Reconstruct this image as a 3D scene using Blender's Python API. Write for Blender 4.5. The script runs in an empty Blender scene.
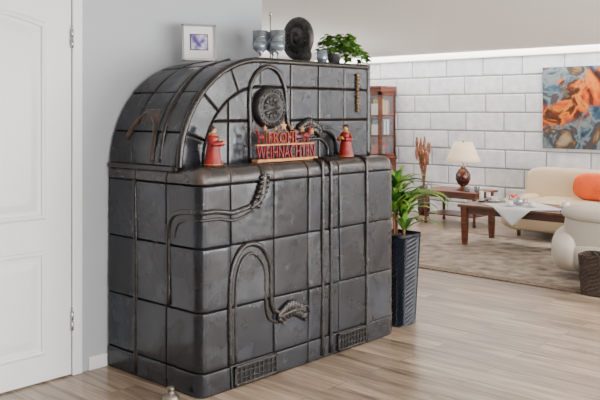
import bpy, bmesh, math, random
from mathutils import Vector, Matrix
random.seed(7)
pi=math.pi
C=bpy.context.scene.collection
# ---------------------------------------------------------------- materials
def s2l(c):
    return tuple(((x/255)/12.92 if x/255<=0.04045 else ((x/255+0.055)/1.055)**2.4) for x in c)
def mat(name,col,rough=0.5,metal=0.0,var=0.0,vscale=5.0,bump=0.0,bscale=40.0,coat=0.0,trans=0.0,emit=None,es=0.0,island=0.0,col2=None,stretch=(1,1,1),spec=None,edge=None,rvar=0.0,alpha=None):
    m=bpy.data.materials.new(name); m.use_nodes=True
    nt=m.node_tree; b=nt.nodes['Principled BSDF']
    c=s2l(col)+(1,)
    b.inputs['Base Color'].default_value=c
    b.inputs['Roughness'].default_value=rough
    b.inputs['Metallic'].default_value=metal
    b.inputs['Coat Weight'].default_value=coat
    b.inputs['Coat Roughness'].default_value=0.12
    b.inputs['Transmission Weight'].default_value=trans
    if alpha is not None: b.inputs['Alpha'].default_value=alpha
    if spec is not None: b.inputs['Specular IOR Level'].default_value=spec
    if emit:
        b.inputs['Emission Color'].default_value=s2l(emit)+(1,); b.inputs['Emission Strength'].default_value=es
    tc=nt.nodes.new('ShaderNodeTexCoord'); mp=nt.nodes.new('ShaderNodeMapping')
    mp.inputs['Scale'].default_value=stretch
    nt.links.new(tc.outputs['Object'],mp.inputs['Vector'])
    if var>0 or col2:
        n=nt.nodes.new('ShaderNodeTexNoise'); n.inputs['Scale'].default_value=vscale; n.inputs['Detail'].default_value=5
        nt.links.new(mp.outputs[0],n.inputs['Vector'])
        r=nt.nodes.new('ShaderNodeValToRGB')
        r.color_ramp.elements[0].position=0.35; r.color_ramp.elements[1].position=0.68
        if col2: c2=s2l(col2)+(1,)
        else: c2=tuple(x*(1-var) for x in c[:3])+(1,)
        r.color_ramp.elements[0].color=c2; r.color_ramp.elements[1].color=c
        nt.links.new(n.outputs['Fac'],r.inputs[0])
        out=r.outputs[0]
        if rvar>0:
            rm=nt.nodes.new('ShaderNodeMapRange'); rm.inputs['From Min'].default_value=0.3; rm.inputs['From Max'].default_value=0.7
            rm.inputs['To Min'].default_value=rough+rvar; rm.inputs['To Max'].default_value=max(0.05,rough-rvar)
            nt.links.new(n.outputs['Fac'],rm.inputs['Value']); nt.links.new(rm.outputs[0],b.inputs['Roughness'])
        if island>0:
            g=nt.nodes.new('ShaderNodeNewGeometry'); mr=nt.nodes.new('ShaderNodeMapRange')
            mr.inputs['To Min'].default_value=1-island; mr.inputs['To Max'].default_value=1+island
            nt.links.new(g.outputs['Random Per Island'],mr.inputs['Value'])
            mx=nt.nodes.new('ShaderNodeVectorMath'); mx.operation='SCALE'
            nt.links.new(out,mx.inputs[0]); nt.links.new(mr.outputs[0],mx.inputs['Scale'])
            out=mx.outputs[0]
        if edge:
            g2=nt.nodes.new('ShaderNodeNewGeometry'); er=nt.nodes.new('ShaderNodeMapRange')
            er.inputs['From Min'].default_value=0.51; er.inputs['From Max'].default_value=0.59
            nt.links.new(g2.outputs['Pointiness'],er.inputs['Value'])
            em=nt.nodes.new('ShaderNodeMix'); em.data_type='RGBA'
            nt.links.new(er.outputs[0],em.inputs['Factor']); nt.links.new(out,em.inputs['A']); em.inputs['B'].default_value=s2l(edge)+(1,)
            out=em.outputs['Result']
        nt.links.new(out,b.inputs['Base Color'])
    if bump>0:
        n2=nt.nodes.new('ShaderNodeTexNoise'); n2.inputs['Scale'].default_value=bscale; n2.inputs['Detail'].default_value=4 if bscale>12 else 2
        nt.links.new(mp.outputs[0],n2.inputs['Vector'])
        bp=nt.nodes.new('ShaderNodeBump'); bp.inputs['Strength'].default_value=bump; bp.inputs['Distance'].default_value=0.01
        nt.links.new(n2.outputs['Fac'],bp.inputs['Height']); nt.links.new(bp.outputs[0],b.inputs['Normal'])
    return m
M={}
M['tile']=mat('stove_glaze',(44,47,53),0.25,0.12,vscale=4.5,col2=(22,22,25),bump=0.55,bscale=7,island=0.4,spec=0.5,edge=(92,80,70),rvar=0.09)
M['rib']=mat('stove_rib_glaze',(44,40,38),0.27,0.1,vscale=14,col2=(28,22,18),bump=0.3,bscale=30,spec=0.5)
M['rust']=mat('stove_brown_glaze',(72,52,38),0.34,0.0,vscale=8,col2=(36,27,22),bump=0.3,bscale=25,spec=0.45)
M['grout']=mat('stove_grout',(24,21,20),0.85,vscale=20,col2=(12,11,10),spec=0.1)
M['dark']=mat('dark_iron',(12,12,12),0.5,0.3)
M['brass']=mat('antique_brass',(150,116,60),0.35,0.7,vscale=40,col2=(100,74,36))
M['gwall']=mat('grey_wall_paint',(180,184,189),0.85,bump=0.08,bscale=120)
M['white']=mat('white_paint',(236,237,240),0.45)
M['doorw']=mat('door_white_lacquer',(234,235,238),0.35)
M['ceil']=mat('ceiling_paint',(238,237,236),0.9)
M['brick']=mat('white_painted_stone',(226,228,232),0.7,vscale=9,col2=(204,207,212),bump=0.5,bscale=22,island=0.07)
M['mortar']=mat('mortar_grey',(148,150,153),0.9)
M['led']=mat('led_diffuser',(250,248,244),0.6,emit=(255,250,242),es=2.6)
M['wood']=mat('reddish_wood',(112,54,28),0.32,vscale=6,col2=(62,28,14),stretch=(1,1,6))
M['walnut']=mat('walnut_wood',(104,60,34),0.3,vscale=6,col2=(60,32,18),stretch=(3,1,3))
M['cream']=mat('cream_leather',(206,184,150),0.5,bump=0.15,bscale=60,vscale=3,var=0.1)
M['ivory']=mat('ivory_leather',(198,190,176),0.5,bump=0.15,bscale=60,vscale=3,var=0.08)
M['orange']=mat('orange_fabric',(214,80,16),0.9,bump=0.3,bscale=150,vscale=5,var=0.3)
M['steel']=mat('brushed_steel',(180,182,186),0.25,0.9)
M['glass']=mat('clear_glass',(225,234,238),0.05,trans=0.85)
M['pane']=mat('thin_window_pane',(235,240,242),0.03,alpha=0.10)
M['smoke']=mat('silvered_glass',(170,180,188),0.12,0.45,vscale=30,col2=(110,122,132))
M['red']=mat('red_lacquer',(156,14,10),0.4,vscale=30,col2=(108,8,6))
M['redglit']=mat('red_glitter',(150,12,12),0.5,vscale=200,col2=(90,6,6),bump=0.4,bscale=300)
M['signwood']=mat('sign_plywood',(206,150,92),0.6,vscale=60,col2=(160,106,58))
M['gold']=mat('gold_trim',(212,156,80),0.4,0.3,vscale=60,col2=(164,110,50))
M['skin']=mat('figure_skin',(200,142,108),0.6)
M['hair']=mat('figure_hair',(50,30,20),0.7)
M['leaf']=mat('strap_leaf_green',(50,114,30),0.42,vscale=9,col2=(142,174,68))
M['leaf2']=mat('dark_leaf_green',(16,66,22),0.42,vscale=9,col2=(38,96,32))
M['ivy']=mat('ivy_green',(92,138,28),0.5,vscale=30,col2=(44,92,16),island=0.4)
M['basket']=mat('navy_rattan',(20,28,44),0.45,vscale=60,col2=(8,11,18),spec=0.35)
M['wicker']=mat('brown_wicker',(74,58,48),0.6,vscale=60,col2=(38,30,26))
M['soil']=mat('soil',(40,30,22),0.95,bump=0.8,bscale=90)
M['cloth']=mat('white_linen',(208,208,210),0.85,bump=0.2,bscale=200)
M['shade']=mat('lamp_shade_fabric',(232,212,186),0.8,emit=(255,220,175),es=0.25)
M['ceramic']=mat('brown_ceramic',(84,30,16),0.2,coat=0.4,vscale=10,col2=(36,12,8))
M['slate']=mat('black_slate',(40,37,35),0.42,vscale=16,col2=(16,15,14),bump=0.6,bscale=40,spec=0.45)
M['slate2']=mat('grey_stoneware',(84,80,74),0.45,0.1,vscale=22,col2=(36,33,31),bump=0.5,bscale=40)
M['paper']=mat('photo_mat_board',(232,230,228),0.7)
M['print']=mat('flower_print',(214,216,222),0.6,vscale=26,col2=(84,60,140))
M['straw']=mat('dried_straw',(160,108,76),0.9,vscale=20,col2=(104,60,42))
M['pot']=mat('white_ceramic',(212,209,202),0.3)
BK=[mat('book_red',(150,34,24),0.6),mat('book_blue',(40,80,140),0.6),mat('book_teal',(60,130,140),0.6),mat('book_ochre',(190,140,50),0.6),M['pot']]
# ---------------------------------------------------------------- helpers
def link(o,parent=None,loc=None):
    C.objects.link(o)
    if parent:
        o.parent=parent; o.matrix_parent_inverse=Matrix.Translation(-parent.location)
    return o
def root(name,loc):
    e=bpy.data.objects.new(name,None); e.location=loc; e.empty_display_size=0.1
    C.objects.link(e); return e
def mesh(name,vs,fs,m,parent=None,smooth=True,mods=None):
    me=bpy.data.meshes.new(name); me.from_pydata([tuple(v) for v in vs],[],fs)
    me.validate()
    bm=bmesh.new(); bm.from_mesh(me); bmesh.ops.recalc_face_normals(bm,faces=bm.faces); bm.to_mesh(me); bm.free()
    if smooth: me.polygons.foreach_set('use_smooth',[True]*len(me.polygons))
    for mm in (m if isinstance(m,list) else [m]): me.materials.append(mm)
    o=bpy.data.objects.new(name,me); link(o,parent); return o
def box(name,lo,hi,m,bevel=0.0,parent=None,seg=2):
    lo=Vector(lo);hi=Vector(hi); c=(lo+hi)/2
    bm=bmesh.new(); bmesh.ops.create_cube(bm,size=1)
    for v in bm.verts: v.co=Vector((v.co.x*(hi.x-lo.x),v.co.y*(hi.y-lo.y),v.co.z*(hi.z-lo.z)))
    if bevel>0: bmesh.ops.bevel(bm,geom=list(bm.edges)+list(bm.verts),offset=bevel,segments=seg,profile=0.5,affect='EDGES')
    me=bpy.data.meshes.new(name)
    bm.to_mesh(me); bm.free()
    me.materials.append(m)
    o=bpy.data.objects.new(name,me); o.location=c; link(o,parent); return o
def lathe(name,prof,c,m,parent=None,n=32,smooth=True):
    vs=[];fs=[]
    for r,z in prof:
        for i in range(n):
            a=2*pi*i/n; vs.append((c[0]+r*math.cos(a),c[1]+r*math.sin(a),c[2]+z))
    for j in range(len(prof)-1):
        for i in range(n):
            fs.append((j*n+i,j*n+(i+1)%n,(j+1)*n+(i+1)%n,(j+1)*n+i))
    if prof[0][0]>1e-4: fs.append(tuple(range(n))[::-1])
    if prof[-1][0]>1e-4: fs.append(tuple(range((len(prof)-1)*n,len(prof)*n)))
    return mesh(name,vs,fs,m,parent,smooth)
def sell(name,c,s,m,parent=None,e1=0.5,e2=0.5,n=28,rot=None):
    def sp(a,e): return math.copysign(abs(a)**e,a)
    vs=[];fs=[];k=n//2
    R=rot or Matrix.Identity(3)
    for j in range(k+1):
        p=-pi/2+pi*j/k
        for i in range(n):
            t=2*pi*i/n
            v=Vector((s[0]*sp(math.cos(p),e1)*sp(math.cos(t),e2),s[1]*sp(math.cos(p),e1)*sp(math.sin(t),e2),s[2]*sp(math.sin(p),e1)))
            vs.append(Vector(c)+R@v)
    for j in range(k):
        for i in range(n):
            fs.append((j*n+i,j*n+(i+1)%n,(j+1)*n+(i+1)%n,(j+1)*n+i))
    me=mesh(name,vs,fs,m,parent)
    bm=bmesh.new(); bm.from_mesh(me.data); bmesh.ops.remove_doubles(bm,verts=bm.verts,dist=1e-5); bmesh.ops.recalc_face_normals(bm,faces=bm.faces); bm.to_mesh(me.data); bm.free()
    me.data.polygons.foreach_set('use_smooth',[True]*len(me.data.polygons))
    return me
def catmull(pts,n=8):
    P=[Vector(p) for p in pts]; P=[P[0]*2-P[1]]+P+[P[-1]*2-P[-2]]; out=[]
    for i in range(1,len(P)-2):
        for k in range(n):
            t=k/n
            a,b,c,d=P[i-1],P[i],P[i+1],P[i+2]
            out.append(0.5*((2*b)+(c-a)*t+(2*a-5*b+4*c-d)*t*t+(3*b-a-3*c+d)*t**3))
    out.append(P[-2]); return out
def tube(name,pts,r,m,parent=None,n=10,smoothpath=True,taper=None):
    P=catmull(pts) if smoothpath and len(pts)>2 else [Vector(p) for p in pts]
    vs=[];fs=[];N=len(P)
    up=Vector((0,0,1)); prev=None
    for i,p in enumerate(P):
        t=(P[min(i+1,N-1)]-P[max(i-1,0)]).normalized()
        if prev is None:
            a=up if abs(t.dot(up))<0.9 else Vector((1,0,0))
            x=t.cross(a).normalized()
        else:
            x=(prev-t*prev.dot(t)).normalized()
        prev=x; y=t.cross(x)
        rr=r*(taper(i/(N-1)) if taper else 1)
        for k in range(n):
            a=2*pi*k/n; vs.append(p+x*(rr*math.cos(a))+y*(rr*math.sin(a)))
    for i in range(N-1):
        for k in range(n): fs.append((i*n+k,i*n+(k+1)%n,(i+1)*n+(k+1)%n,(i+1)*n+k))
    fs.append(tuple(range(n))); fs.append(tuple(range((N-1)*n,N*n)))
    return mesh(name,vs,fs,m,parent)
def join(objs,name):
    mats=[]; vs=[];fs=[];mi=[];sm=[]
    for o in objs:
        off=len(vs); Mx=Matrix.Translation(o.location)
        for v in o.data.vertices: vs.append(Mx@v.co)
        idx=[]
        for mm in o.data.materials:
            if mm not in mats: mats.append(mm)
            idx.append(mats.index(mm))
        for p in o.data.polygons:
            fs.append([off+i for i in p.vertices]); mi.append(idx[p.material_index]); sm.append(p.use_smooth)
    par=objs[0].parent
    for o in objs: bpy.data.objects.remove(o)
    me=bpy.data.meshes.new(name); me.from_pydata(vs,[],fs)
    for mm in mats: me.materials.append(mm)
    me.polygons.foreach_set('material_index',mi); me.polygons.foreach_set('use_smooth',sm)
    o=bpy.data.objects.new(name,me); link(o,par); return o
# ---------------------------------------------------------------- camera
cam=bpy.data.cameras.new('camera'); co=bpy.data.objects.new('camera',cam); C.objects.link(co)
co.location=(0,0,1.45); co.rotation_euler=(pi/2,0,math.radians(-47.3))
cam.lens=47.7; cam.sensor_width=36; cam.shift_y=-0.1467; cam.clip_start=0.05
bpy.context.scene.camera=co
# ---------------------------------------------------------------- room
WY=3.9; XE=9.65; CH=2.24; YB=-2.6; YF=9.4
def floormat():
    m=bpy.data.materials.new('laminate_oak_planks'); m.use_nodes=True; nt=m.node_tree; b=nt.nodes['Principled BSDF']
    tc=nt.nodes.new('ShaderNodeTexCoord'); mp=nt.nodes.new('ShaderNodeMapping'); mp.inputs['Rotation'].default_value=(0,0,pi/2)
    nt.links.new(tc.outputs['Object'],mp.inputs['Vector'])
    br=nt.nodes.new('ShaderNodeTexBrick'); br.offset=0.37; br.squash=1
    br.inputs['Scale'].default_value=1; br.inputs['Brick Width'].default_value=1.25; br.inputs['Row Height'].default_value=0.16
    br.inputs['Mortar Size'].default_value=0.0018; br.inputs['Mortar Smooth'].default_value=0.2
    br.inputs['Color1'].default_value=(0,0,0,1); br.inputs['Color2'].default_value=(1,1,1,1); br.inputs['Mortar'].default_value=(0,0,0,1)
    nt.links.new(mp.outputs[0],br.inputs['Vector'])
    mp2=nt.nodes.new('ShaderNodeMapping'); mp2.inputs['Scale'].default_value=(1.2,16,1)
    nt.links.new(mp.outputs[0],mp2.inputs['Vector'])
    addv=nt.nodes.new('ShaderNodeVectorMath'); addv.operation='ADD'
    sc=nt.nodes.new('ShaderNodeVectorMath'); sc.operation='SCALE'; sc.inputs['Scale'].default_value=13
    nt.links.new(br.outputs['Color'],sc.inputs[0]); nt.links.new(mp2.outputs[0],addv.inputs[0]); nt.links.new(sc.outputs[0],addv.inputs[1])
    n=nt.nodes.new('ShaderNodeTexNoise'); n.inputs['Scale'].default_value=1.6; n.inputs['Detail'].default_value=7; n.inputs['Roughness'].default_value=0.6; n.inputs['Distortion'].default_value=0.6
    nt.links.new(addv.outputs[0],n.inputs['Vector'])
    r=nt.nodes.new('ShaderNodeValToRGB'); e=r.color_ramp.elements
    e[0].position=0.30; e[0].color=s2l((90,73,58))+(1,); e[1].position=0.70; e[1].color=s2l((182,162,139))+(1,)
    x=e.new(0.5); x.color=s2l((144,125,105))+(1,)
    nt.links.new(n.outputs['Fac'],r.inputs[0])
    rr=nt.nodes.new('ShaderNodeMapRange'); rr.inputs['To Min'].default_value=0.70; rr.inputs['To Max'].default_value=1.12
    nt.links.new(br.outputs['Color'],rr.inputs['Value'])
    v=nt.nodes.new('ShaderNodeVectorMath'); v.operation='SCALE'
    nt.links.new(r.outputs[0],v.inputs[0]); nt.links.new(rr.outputs[0],v.inputs['Scale'])
    mx=nt.nodes.new('ShaderNodeMix'); mx.data_type='RGBA'
    nt.links.new(br.outputs['Fac'],mx.inputs['Factor']); nt.links.new(v.outputs[0],mx.inputs['A']); mx.inputs['B'].default_value=s2l((66,54,43))+(1,)
    nt.links.new(mx.outputs['Result'],b.inputs['Base Color'])
    b.inputs['Roughness'].default_value=0.30
    bp=nt.nodes.new('ShaderNodeBump'); bp.inputs['Strength'].default_value=0.15; bp.inputs['Distance'].default_value=0.003
    nt.links.new(n.outputs['Fac'],bp.inputs['Height']); nt.links.new(bp.outputs[0],b.inputs['Normal'])
    return m
box('floor',(-3,YB,-0.1),(XE+0.3,YF+0.2,0),floormat())
box('ceiling',(-3,YB,CH),(9.0,YF+0.2,CH+0.08),M['ceil'])
box('ceiling_cove_top',(8.8,YB,2.5),(XE+0.3,YF+0.2,2.56),M['ceil'])
box('trim_ceiling_edge',(9.0,YB,CH-0.015),(9.02,YF,CH+0.1),M['white'])
DX0,DX1,DH=1.46,2.36,2.12
box('wall_left',(DX1+0.01,WY,0),(3.84,WY+0.2,CH),M['gwall'])
box('wall_left.001',(-3,WY,0),(DX0-0.01,WY+0.2,CH),M['gwall'])
box('wall_left.002',(DX0-0.01,WY,DH+0.01),(DX1+0.01,WY+0.2,CH),M['gwall'])
box('wall_far',(3.0,YF,0),(XE+0.3,YF+0.2,2.5),M['gwall'])
box('unseen_wall_back',(-3.2,YB,0),(-3.0,WY+0.2,CH),M['gwall'])  # out-of-view wall, added to cut washed-out world reflections in the stove
vs=[];fs=[]
def addbox(lo,hi,b=0.014):
    o=len(vs)
    x0,y0,z0=lo;x1,y1,z1=hi
    pts=[(x1,y0,z0),(x1,y1,z0),(x1,y1,z1),(x1,y0,z1),(x0+b,y0,z0),(x0+b,y1,z0),(x0+b,y1,z1),(x0+b,y0,z1),
         (x0+b*.3,y0+b*.35,z0+b*.35),(x0+b*.3,y1-b*.35,z0+b*.35),(x0+b*.3,y1-b*.35,z1-b*.35),(x0+b*.3,y0+b*.35,z1-b*.35),
         (x0,y0+b,z0+b),(x0,y1-b,z0+b),(x0,y1-b,z1-b),(x0,y0+b,z1-b)]
    vs.extend(pts)
    for a,bb in ((0,4),(4,8),(8,12)):
        for i in range(4): fs.append((o+a+i,o+a+(i+1)%4,o+bb+(i+1)%4,o+bb+i))
    fs.append((o+12,o+13,o+14,o+15)); fs.append((o,o+3,o+2,o+1))
wr=root('wall_right',(XE,3,0))
CHT=0.25; BL=0.58; row=0; z=-0.06
while z<2.5:
    y=YB-(0.29 if row%2 else 0)-random.uniform(0,0.05)
    while y<YF:
        L=BL
        addbox((XE+random.uniform(-0.005,0.005),max(y,YB)+0.007,max(z,0)+0.007),(XE+0.04,min(y+L,YF)-0.007,min(z+CHT,2.5)-0.007))
        y+=L
    z+=CHT; row+=1
mesh('stone_blocks',vs,fs,M['brick'],wr,False)
box('mortar_bed',(XE+0.018,YB,0),(XE+0.3,YF,2.5),M['mortar'],parent=wr)
cl=root('cove_light_profile',(XE-0.02,3,2.2))
box('profile_lip',(XE-0.035,YB+0.01,2.185),(XE-0.006,YF-0.01,2.20),M['white'],0.002,cl)
box('led_strip',(XE-0.030,YB+0.01,2.20),(XE-0.006,YF-0.01,2.30),M['led'],0.0,cl)
ww=root('wall_window_side',(3,YB,0))
wins=[(0.2,2.6),(3.4,5.8),(6.6,8.8)]
xs=-3
for a,b in wins:
    box('wall_pier',(xs,YB-0.25,0),(a,YB,CH),M['gwall'],parent=ww); xs=b
    box('wall_below',(a,YB-0.25,0),(b,YB,0.25),M['gwall'],parent=ww)
    box('wall_above',(a,YB-0.25,2.1),(b,YB,CH),M['gwall'],parent=ww)
box('wall_pier',(xs,YB-0.25,0),(XE+0.3,YB,2.5),M['gwall'],parent=ww)
for i,(a,b) in enumerate(wins):
    r=root('window_%d'%(i+1),((a+b)/2,YB-0.1,0.25))
    for (l,h) in (((a,0.25),(a+0.06,2.1)),((b-0.06,0.25),(b,2.1)),(((a+b)/2-0.04,0.25),((a+b)/2+0.04,2.1)),((a,0.25),(b,0.31)),((a,2.04),(b,2.1))):
        box('frame_bar',(l[0],YB-0.15,l[1]),(h[0],YB-0.09,h[1]),M['white'],parent=r)
box('baseboard_left',(DX1+0.11,WY-0.015,0),(2.59,WY,0.075),M['white'],0.004)
box('baseboard_right',(XE-0.02,YB,0),(XE-0.005,YF,0.07),M['white'],0.003)
# ---------------------------------------------------------------- door
d=root('door_1',((DX0+DX1)/2,WY,0))
box('leaf',(DX0,WY-0.012,0.008),(DX1,WY+0.03,DH),M['doorw'],0.004,d)
def panel(name,x0,x1,z0,z1,arch):
    def shape(o):
        pts=[(x0+o,z0+o),(x1-o,z0+o)]
        n=14
        for i in range(n+1):
            t=i/n; x=(x1-o)+( (x0+o)-(x1-o))*t
            pts.append((x,z1-o+arch*math.sin(pi*t)))
        return pts
    prof=[(0,0.0),(0.006,0.010),(0.016,0.013),(0.026,0.010),(0.030,-0.004),(0.045,-0.004),(0.05,0.0),(0.085,0.008),(0.095,0.009)]
    vs=[];fs=[];n=None
    for o,h in prof:
        p=shape(o); n=len(p)
        for x,z in p: vs.append((x,WY-0.0125-h,z))
    for j in range(len(prof)-1):
        for i in range(n): fs.append((j*n+i,j*n+(i+1)%n,(j+1)*n+(i+1)%n,(j+1)*n+i))
    fs.append(tuple(range((len(prof)-1)*n,len(prof)*n)))
    return mesh(name,vs,fs,M['doorw'],d,False)
panel('panel_upper',DX0+0.15,DX1-0.155,0.875,1.93,0.05)
panel('panel_lower',DX0+0.15,DX1-0.155,0.15,0.71,0.0)
box('casing_r',(DX1+0.004,WY-0.022,0),(DX1+0.065,WY-0.0005,DH+0.07),M['white'],0.006,d)
box('casing_l',(DX0-0.065,WY-0.022,0),(DX0-0.004,WY-0.0005,DH+0.07),M['white'],0.006,d)
box('casing_t',(DX0-0.065,WY-0.022,DH+0.005),(DX1+0.065,WY-0.0005,DH+0.07),M['white'],0.006,d)
for hz in (0.30,1.85):
    for k in range(2):
        lathe('hinge',[(0.0,0),(0.008,0.002),(0.008,0.05),(0.0,0.052)],(DX1-0.002,WY-0.024,hz+k*0.055-0.05),M['steel'],d,12)
    tube('hinge_pin',[(DX1-0.002,WY-0.024,hz+0.05),(DX1-0.002,WY-0.024,hz+0.075)],0.004,M['steel'],d,8)
lathe('handle_rose',[(0,0),(0.024,0.0),(0.024,0.008),(0,0.008)],(DX0+0.06,WY-0.03,1.02),M['steel'],d,16)
tube('handle_lever',[(DX0+0.06,WY-0.012,1.025),(DX0+0.06,WY-0.06,1.025),(DX0+0.18,WY-0.062,1.025)],0.009,M['steel'],d,10,False)
# ---------------------------------------------------------------- stove
st=root('tiled_stove',(3.4,3.5,0))
SX0,SX1,SY0,SY1=2.60,4.234,3.08,3.885
RC=0.045; LZ=1.16; RE=0.055; VZ=LZ-RE
L1=SY1-(SY0+RC); LA=pi*RC/2; L2=SX1-SX0-2*RC
def outline(u,o):
    rad=max(RC-o,0.0005); sh=max(o-RC,0)
    c1=(SX0+RC+sh,SY0+RC+sh); c2=(SX1-RC-sh,SY0+RC+sh)
    if u<L1:
        t=u/L1; return Vector((c1[0]-rad,SY1+(c1[1]-SY1)*t,0)),Vector((-1,0,0))
    u-=L1
    if u<LA:
        a=pi+ (u/LA)*pi/2; n=Vector((math.cos(a),math.sin(a),0)); return Vector((c1[0],c1[1],0))+n*rad,n
    u-=LA
    if u<L2:
        t=u/L2; return Vector((c1[0]+(c2[0]-c1[0])*t,c1[1]-rad,0)),Vector((0,-1,0))
    u-=L2
    if u<LA:
        a=1.5*pi+(u/LA)*pi/2; n=Vector((math.cos(a),math.sin(a),0)); return Vector((c2[0],c2[1],0))+n*rad,n
    u-=LA; t=min(u/L1,1)
    return Vector((c2[0]+rad,c2[1]+(SY1-c2[1])*t,0)),Vector((1,0,0))
Q=pi*RE/2
def Pbase(u,v):
    if v<VZ: p,n=outline(u,0); return p+Vector((0,0,v)),n
    v-=VZ
    if v<Q:
        a=v/Q*pi/2; p,n=outline(u,RE*(1-math.cos(a))); return p+Vector((0,0,VZ+RE*math.sin(a))),(n*math.cos(a)+Vector((0,0,1))*math.sin(a))
    v-=Q; p,n=outline(u,RE+v); return p+Vector((0,0,LZ)),Vector((0,0,1))
AR=0.59; ACX=3.20; AZ=LZ; UY=3.265; UX1=4.205; TZ=AZ+AR
LB=pi*AR/2; rc=0.04; LS=UX1-rc-ACX; LC=pi*rc/2; LD=TZ-rc-LZ
def Parch(u,v):
    y=UY+v
    if u<LB:
        a=pi-u/LB*pi/2; n=Vector((math.cos(a),0,math.sin(a))); return Vector((ACX+AR*n.x,y,AZ+AR*n.z)),n
    u-=LB
    if u<LS: return Vector((ACX+u,y,TZ)),Vector((0,0,1))
    u-=LS
    if u<LC:
        a=pi/2-u/LC*pi/2; n=Vector((math.cos(a),0,math.sin(a))); return Vector((UX1-rc+rc*n.x,y,TZ-rc+rc*n.z)),n
    u-=LC
    return Vector((UX1,y,TZ-rc-min(u,LD))),Vector((1,0,0))
def params(a,b,g,bv,step):
    L=b-a; out=[g,g+bv*0.15,g+bv*0.4,g+bv*0.7,g+bv]; e=[L-x for x in reversed(out)]
    m=max(1,int((L-2*(g+bv))/step)); mid=[g+bv+(L-2*(g+bv))*i/m for i in range(1,m)]
    return [(a+x,min(x,L-x)-g) for x in out+mid+e]
TV=[];TF=[]
def tiles(P,us,vsx,g=0.003,bv=0.007,h=0.008,step=0.022):
    for i in range(len(us)-1):
        for j in range(len(vsx)-1):
            pu=params(us[i],us[i+1],g,bv,step); pv=params(vsx[j],vsx[j+1],g,bv,step)
            o=len(TV); hh=h+random.uniform(-0.001,0.002)
            tu=random.uniform(-0.0035,0.0035); tv=random.uniform(-0.0035,0.0035)
            for (u,eu) in pu:
                for (v,ev) in pv:
                    p,n=P(u,v)
                    def f(e): x=max(0,min(1,e/bv)); return math.sqrt(max(0,1-(1-x)**2))
                    cu_=(u-us[i])/(us[i+1]-us[i])*2-1; cv_=(v-vsx[j])/(vsx[j+1]-vsx[j])*2-1
                    hd=(hh+tu*cu_+tv*cv_)*min(f(eu),1)*f(ev)
                    TV.append(p+n*(hd-0.002))
            nv=len(pv)
            for a in range(len(pu)-1):
                for b in range(nv-1):
                    TF.append((o+a*nv+b,o+a*nv+b+1,o+(a+1)*nv+b+1,o+(a+1)*nv+b))
Ub0=L1+LA
def ux(X): return Ub0+(X-SX0-RC)
ub=[0.0,SY1-3.63,SY1-3.35,ux(2.80),ux(3.12),ux(3.40),ux(3.68),ux(3.96),L1+LA+L2+LA+0.12,L1+LA+L2+LA+0.42,L1*2+LA*2+L2-0.001]
tiles(Pbase,ub,[0.0,0.125,0.43,0.755,VZ-0.03,VZ+Q+0.15])
ua=[0.0,LB*0.2,LB*0.47,LB*0.74,LB,LB+0.25,LB+0.50,LB+0.75,LB+LS+LC*0.5,LB+LS+LC+0.27,LB+LS+LC+LD-0.001]
tiles(Parch,ua,[0.012,0.21,0.415,SY1-UY])
mesh('glazed_tiles',TV,TF,M['tile'],st)
def shell(name,P,U,V,nu,nv,m):
    vs=[];fs=[]
    for i in range(nu+1):
        for j in range(nv+1):
            p,n=P(U*i/nu,V*j/nv); vs.append(p-n*0.001)
    for i in range(nu):
        for j in range(nv): fs.append((i*(nv+1)+j,i*(nv+1)+j+1,(i+1)*(nv+1)+j+1,(i+1)*(nv+1)+j))
    return mesh(name,vs,fs,m,st)
shell('grout_base',Pbase,L1*2+LA*2+L2-1e-4,VZ+Q+0.2,220,80,M['grout'])
shell('grout_upper',Parch,LB+LS+LC+LD-1e-4,SY1-UY,160,10,M['grout'])
def outd(X,Z):
    if X<ACX: return AR-math.hypot(X-ACX,Z-AZ)
    return TZ-Z
BD=0.155
def jd(X,Z):
    o=outd(X,Z); ds=[Z-LZ+0.004, UX1-X, o+0.01]
    ds.append(abs(o-BD))
    if X<ACX and o<BD:
        a=math.atan2(Z-AZ,-(X-ACX)); r=math.hypot(X-ACX,Z-AZ)
        for k in (0.2,0.47,0.74): ds.append(abs(a-k*pi/2)*r)
    if X<ACX+0.05 and o>=BD:
        ds.append(abs(X-2.95)); 
    if o>=BD and (X<3.14 or X>3.45): ds.append(abs(Z-1.40))
    for k in (ACX,)if o<BD else (): ds.append(abs(X-k))
    for k in (3.45,3.70,3.95): ds.append(abs(X-k))
    return min(ds)
NX,NZ=380,126; vs=[];fs=[];mi=[]
for i in range(NX+1):
    X=(SX0+0.012)+(UX1-SX0-0.012)*i/NX
    zt=AZ+math.sqrt(max(0,AR**2-(X-ACX)**2)) if X<ACX else TZ
    for j in range(NZ+1):
        Z=LZ+(zt-LZ)*j/NZ
        e=max(0,(jd(X,Z)-0.003))/0.009; e=min(1,e)
        vs.append((X,UY+0.002-0.009*math.sqrt(1-(1-e)**2),Z))
for i in range(NX):
    for j in range(NZ):
        f=(i*(NZ+1)+j,i*(NZ+1)+j+1,(i+1)*(NZ+1)+j+1,(i+1)*(NZ+1)+j)
        c=sum((Vector(vs[k]) for k in f),Vector())/4
        fs.append(f); mi.append(1 if jd(c.x,c.z)<0.005 else 0)
o=mesh('upper_front_face',vs,fs,[M['tile'],M['grout']],st); o.data.polygons.foreach_set('material_index',mi[:len(o.data.polygons)])
rim=[]
for k in range(0,33):
    p,n=Parch(LB*k/32,0.0); rim.append(p-n*0.004)
rim+= [Vector((3.6,UY,TZ-0.004)),Vector((UX1-0.05,UY,TZ-0.004)),Vector((UX1-0.012,UY,TZ-0.012)),Vector((UX1-0.004,UY,TZ-0.05)),Vector((UX1-0.004,UY,1.4)),Vector((UX1-0.004,UY,LZ))]
tube('arch_rim',rim,0.018,M['rib'],st,12)
F=SY0-0.006; FU=UY-0.008
R=0.015
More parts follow.
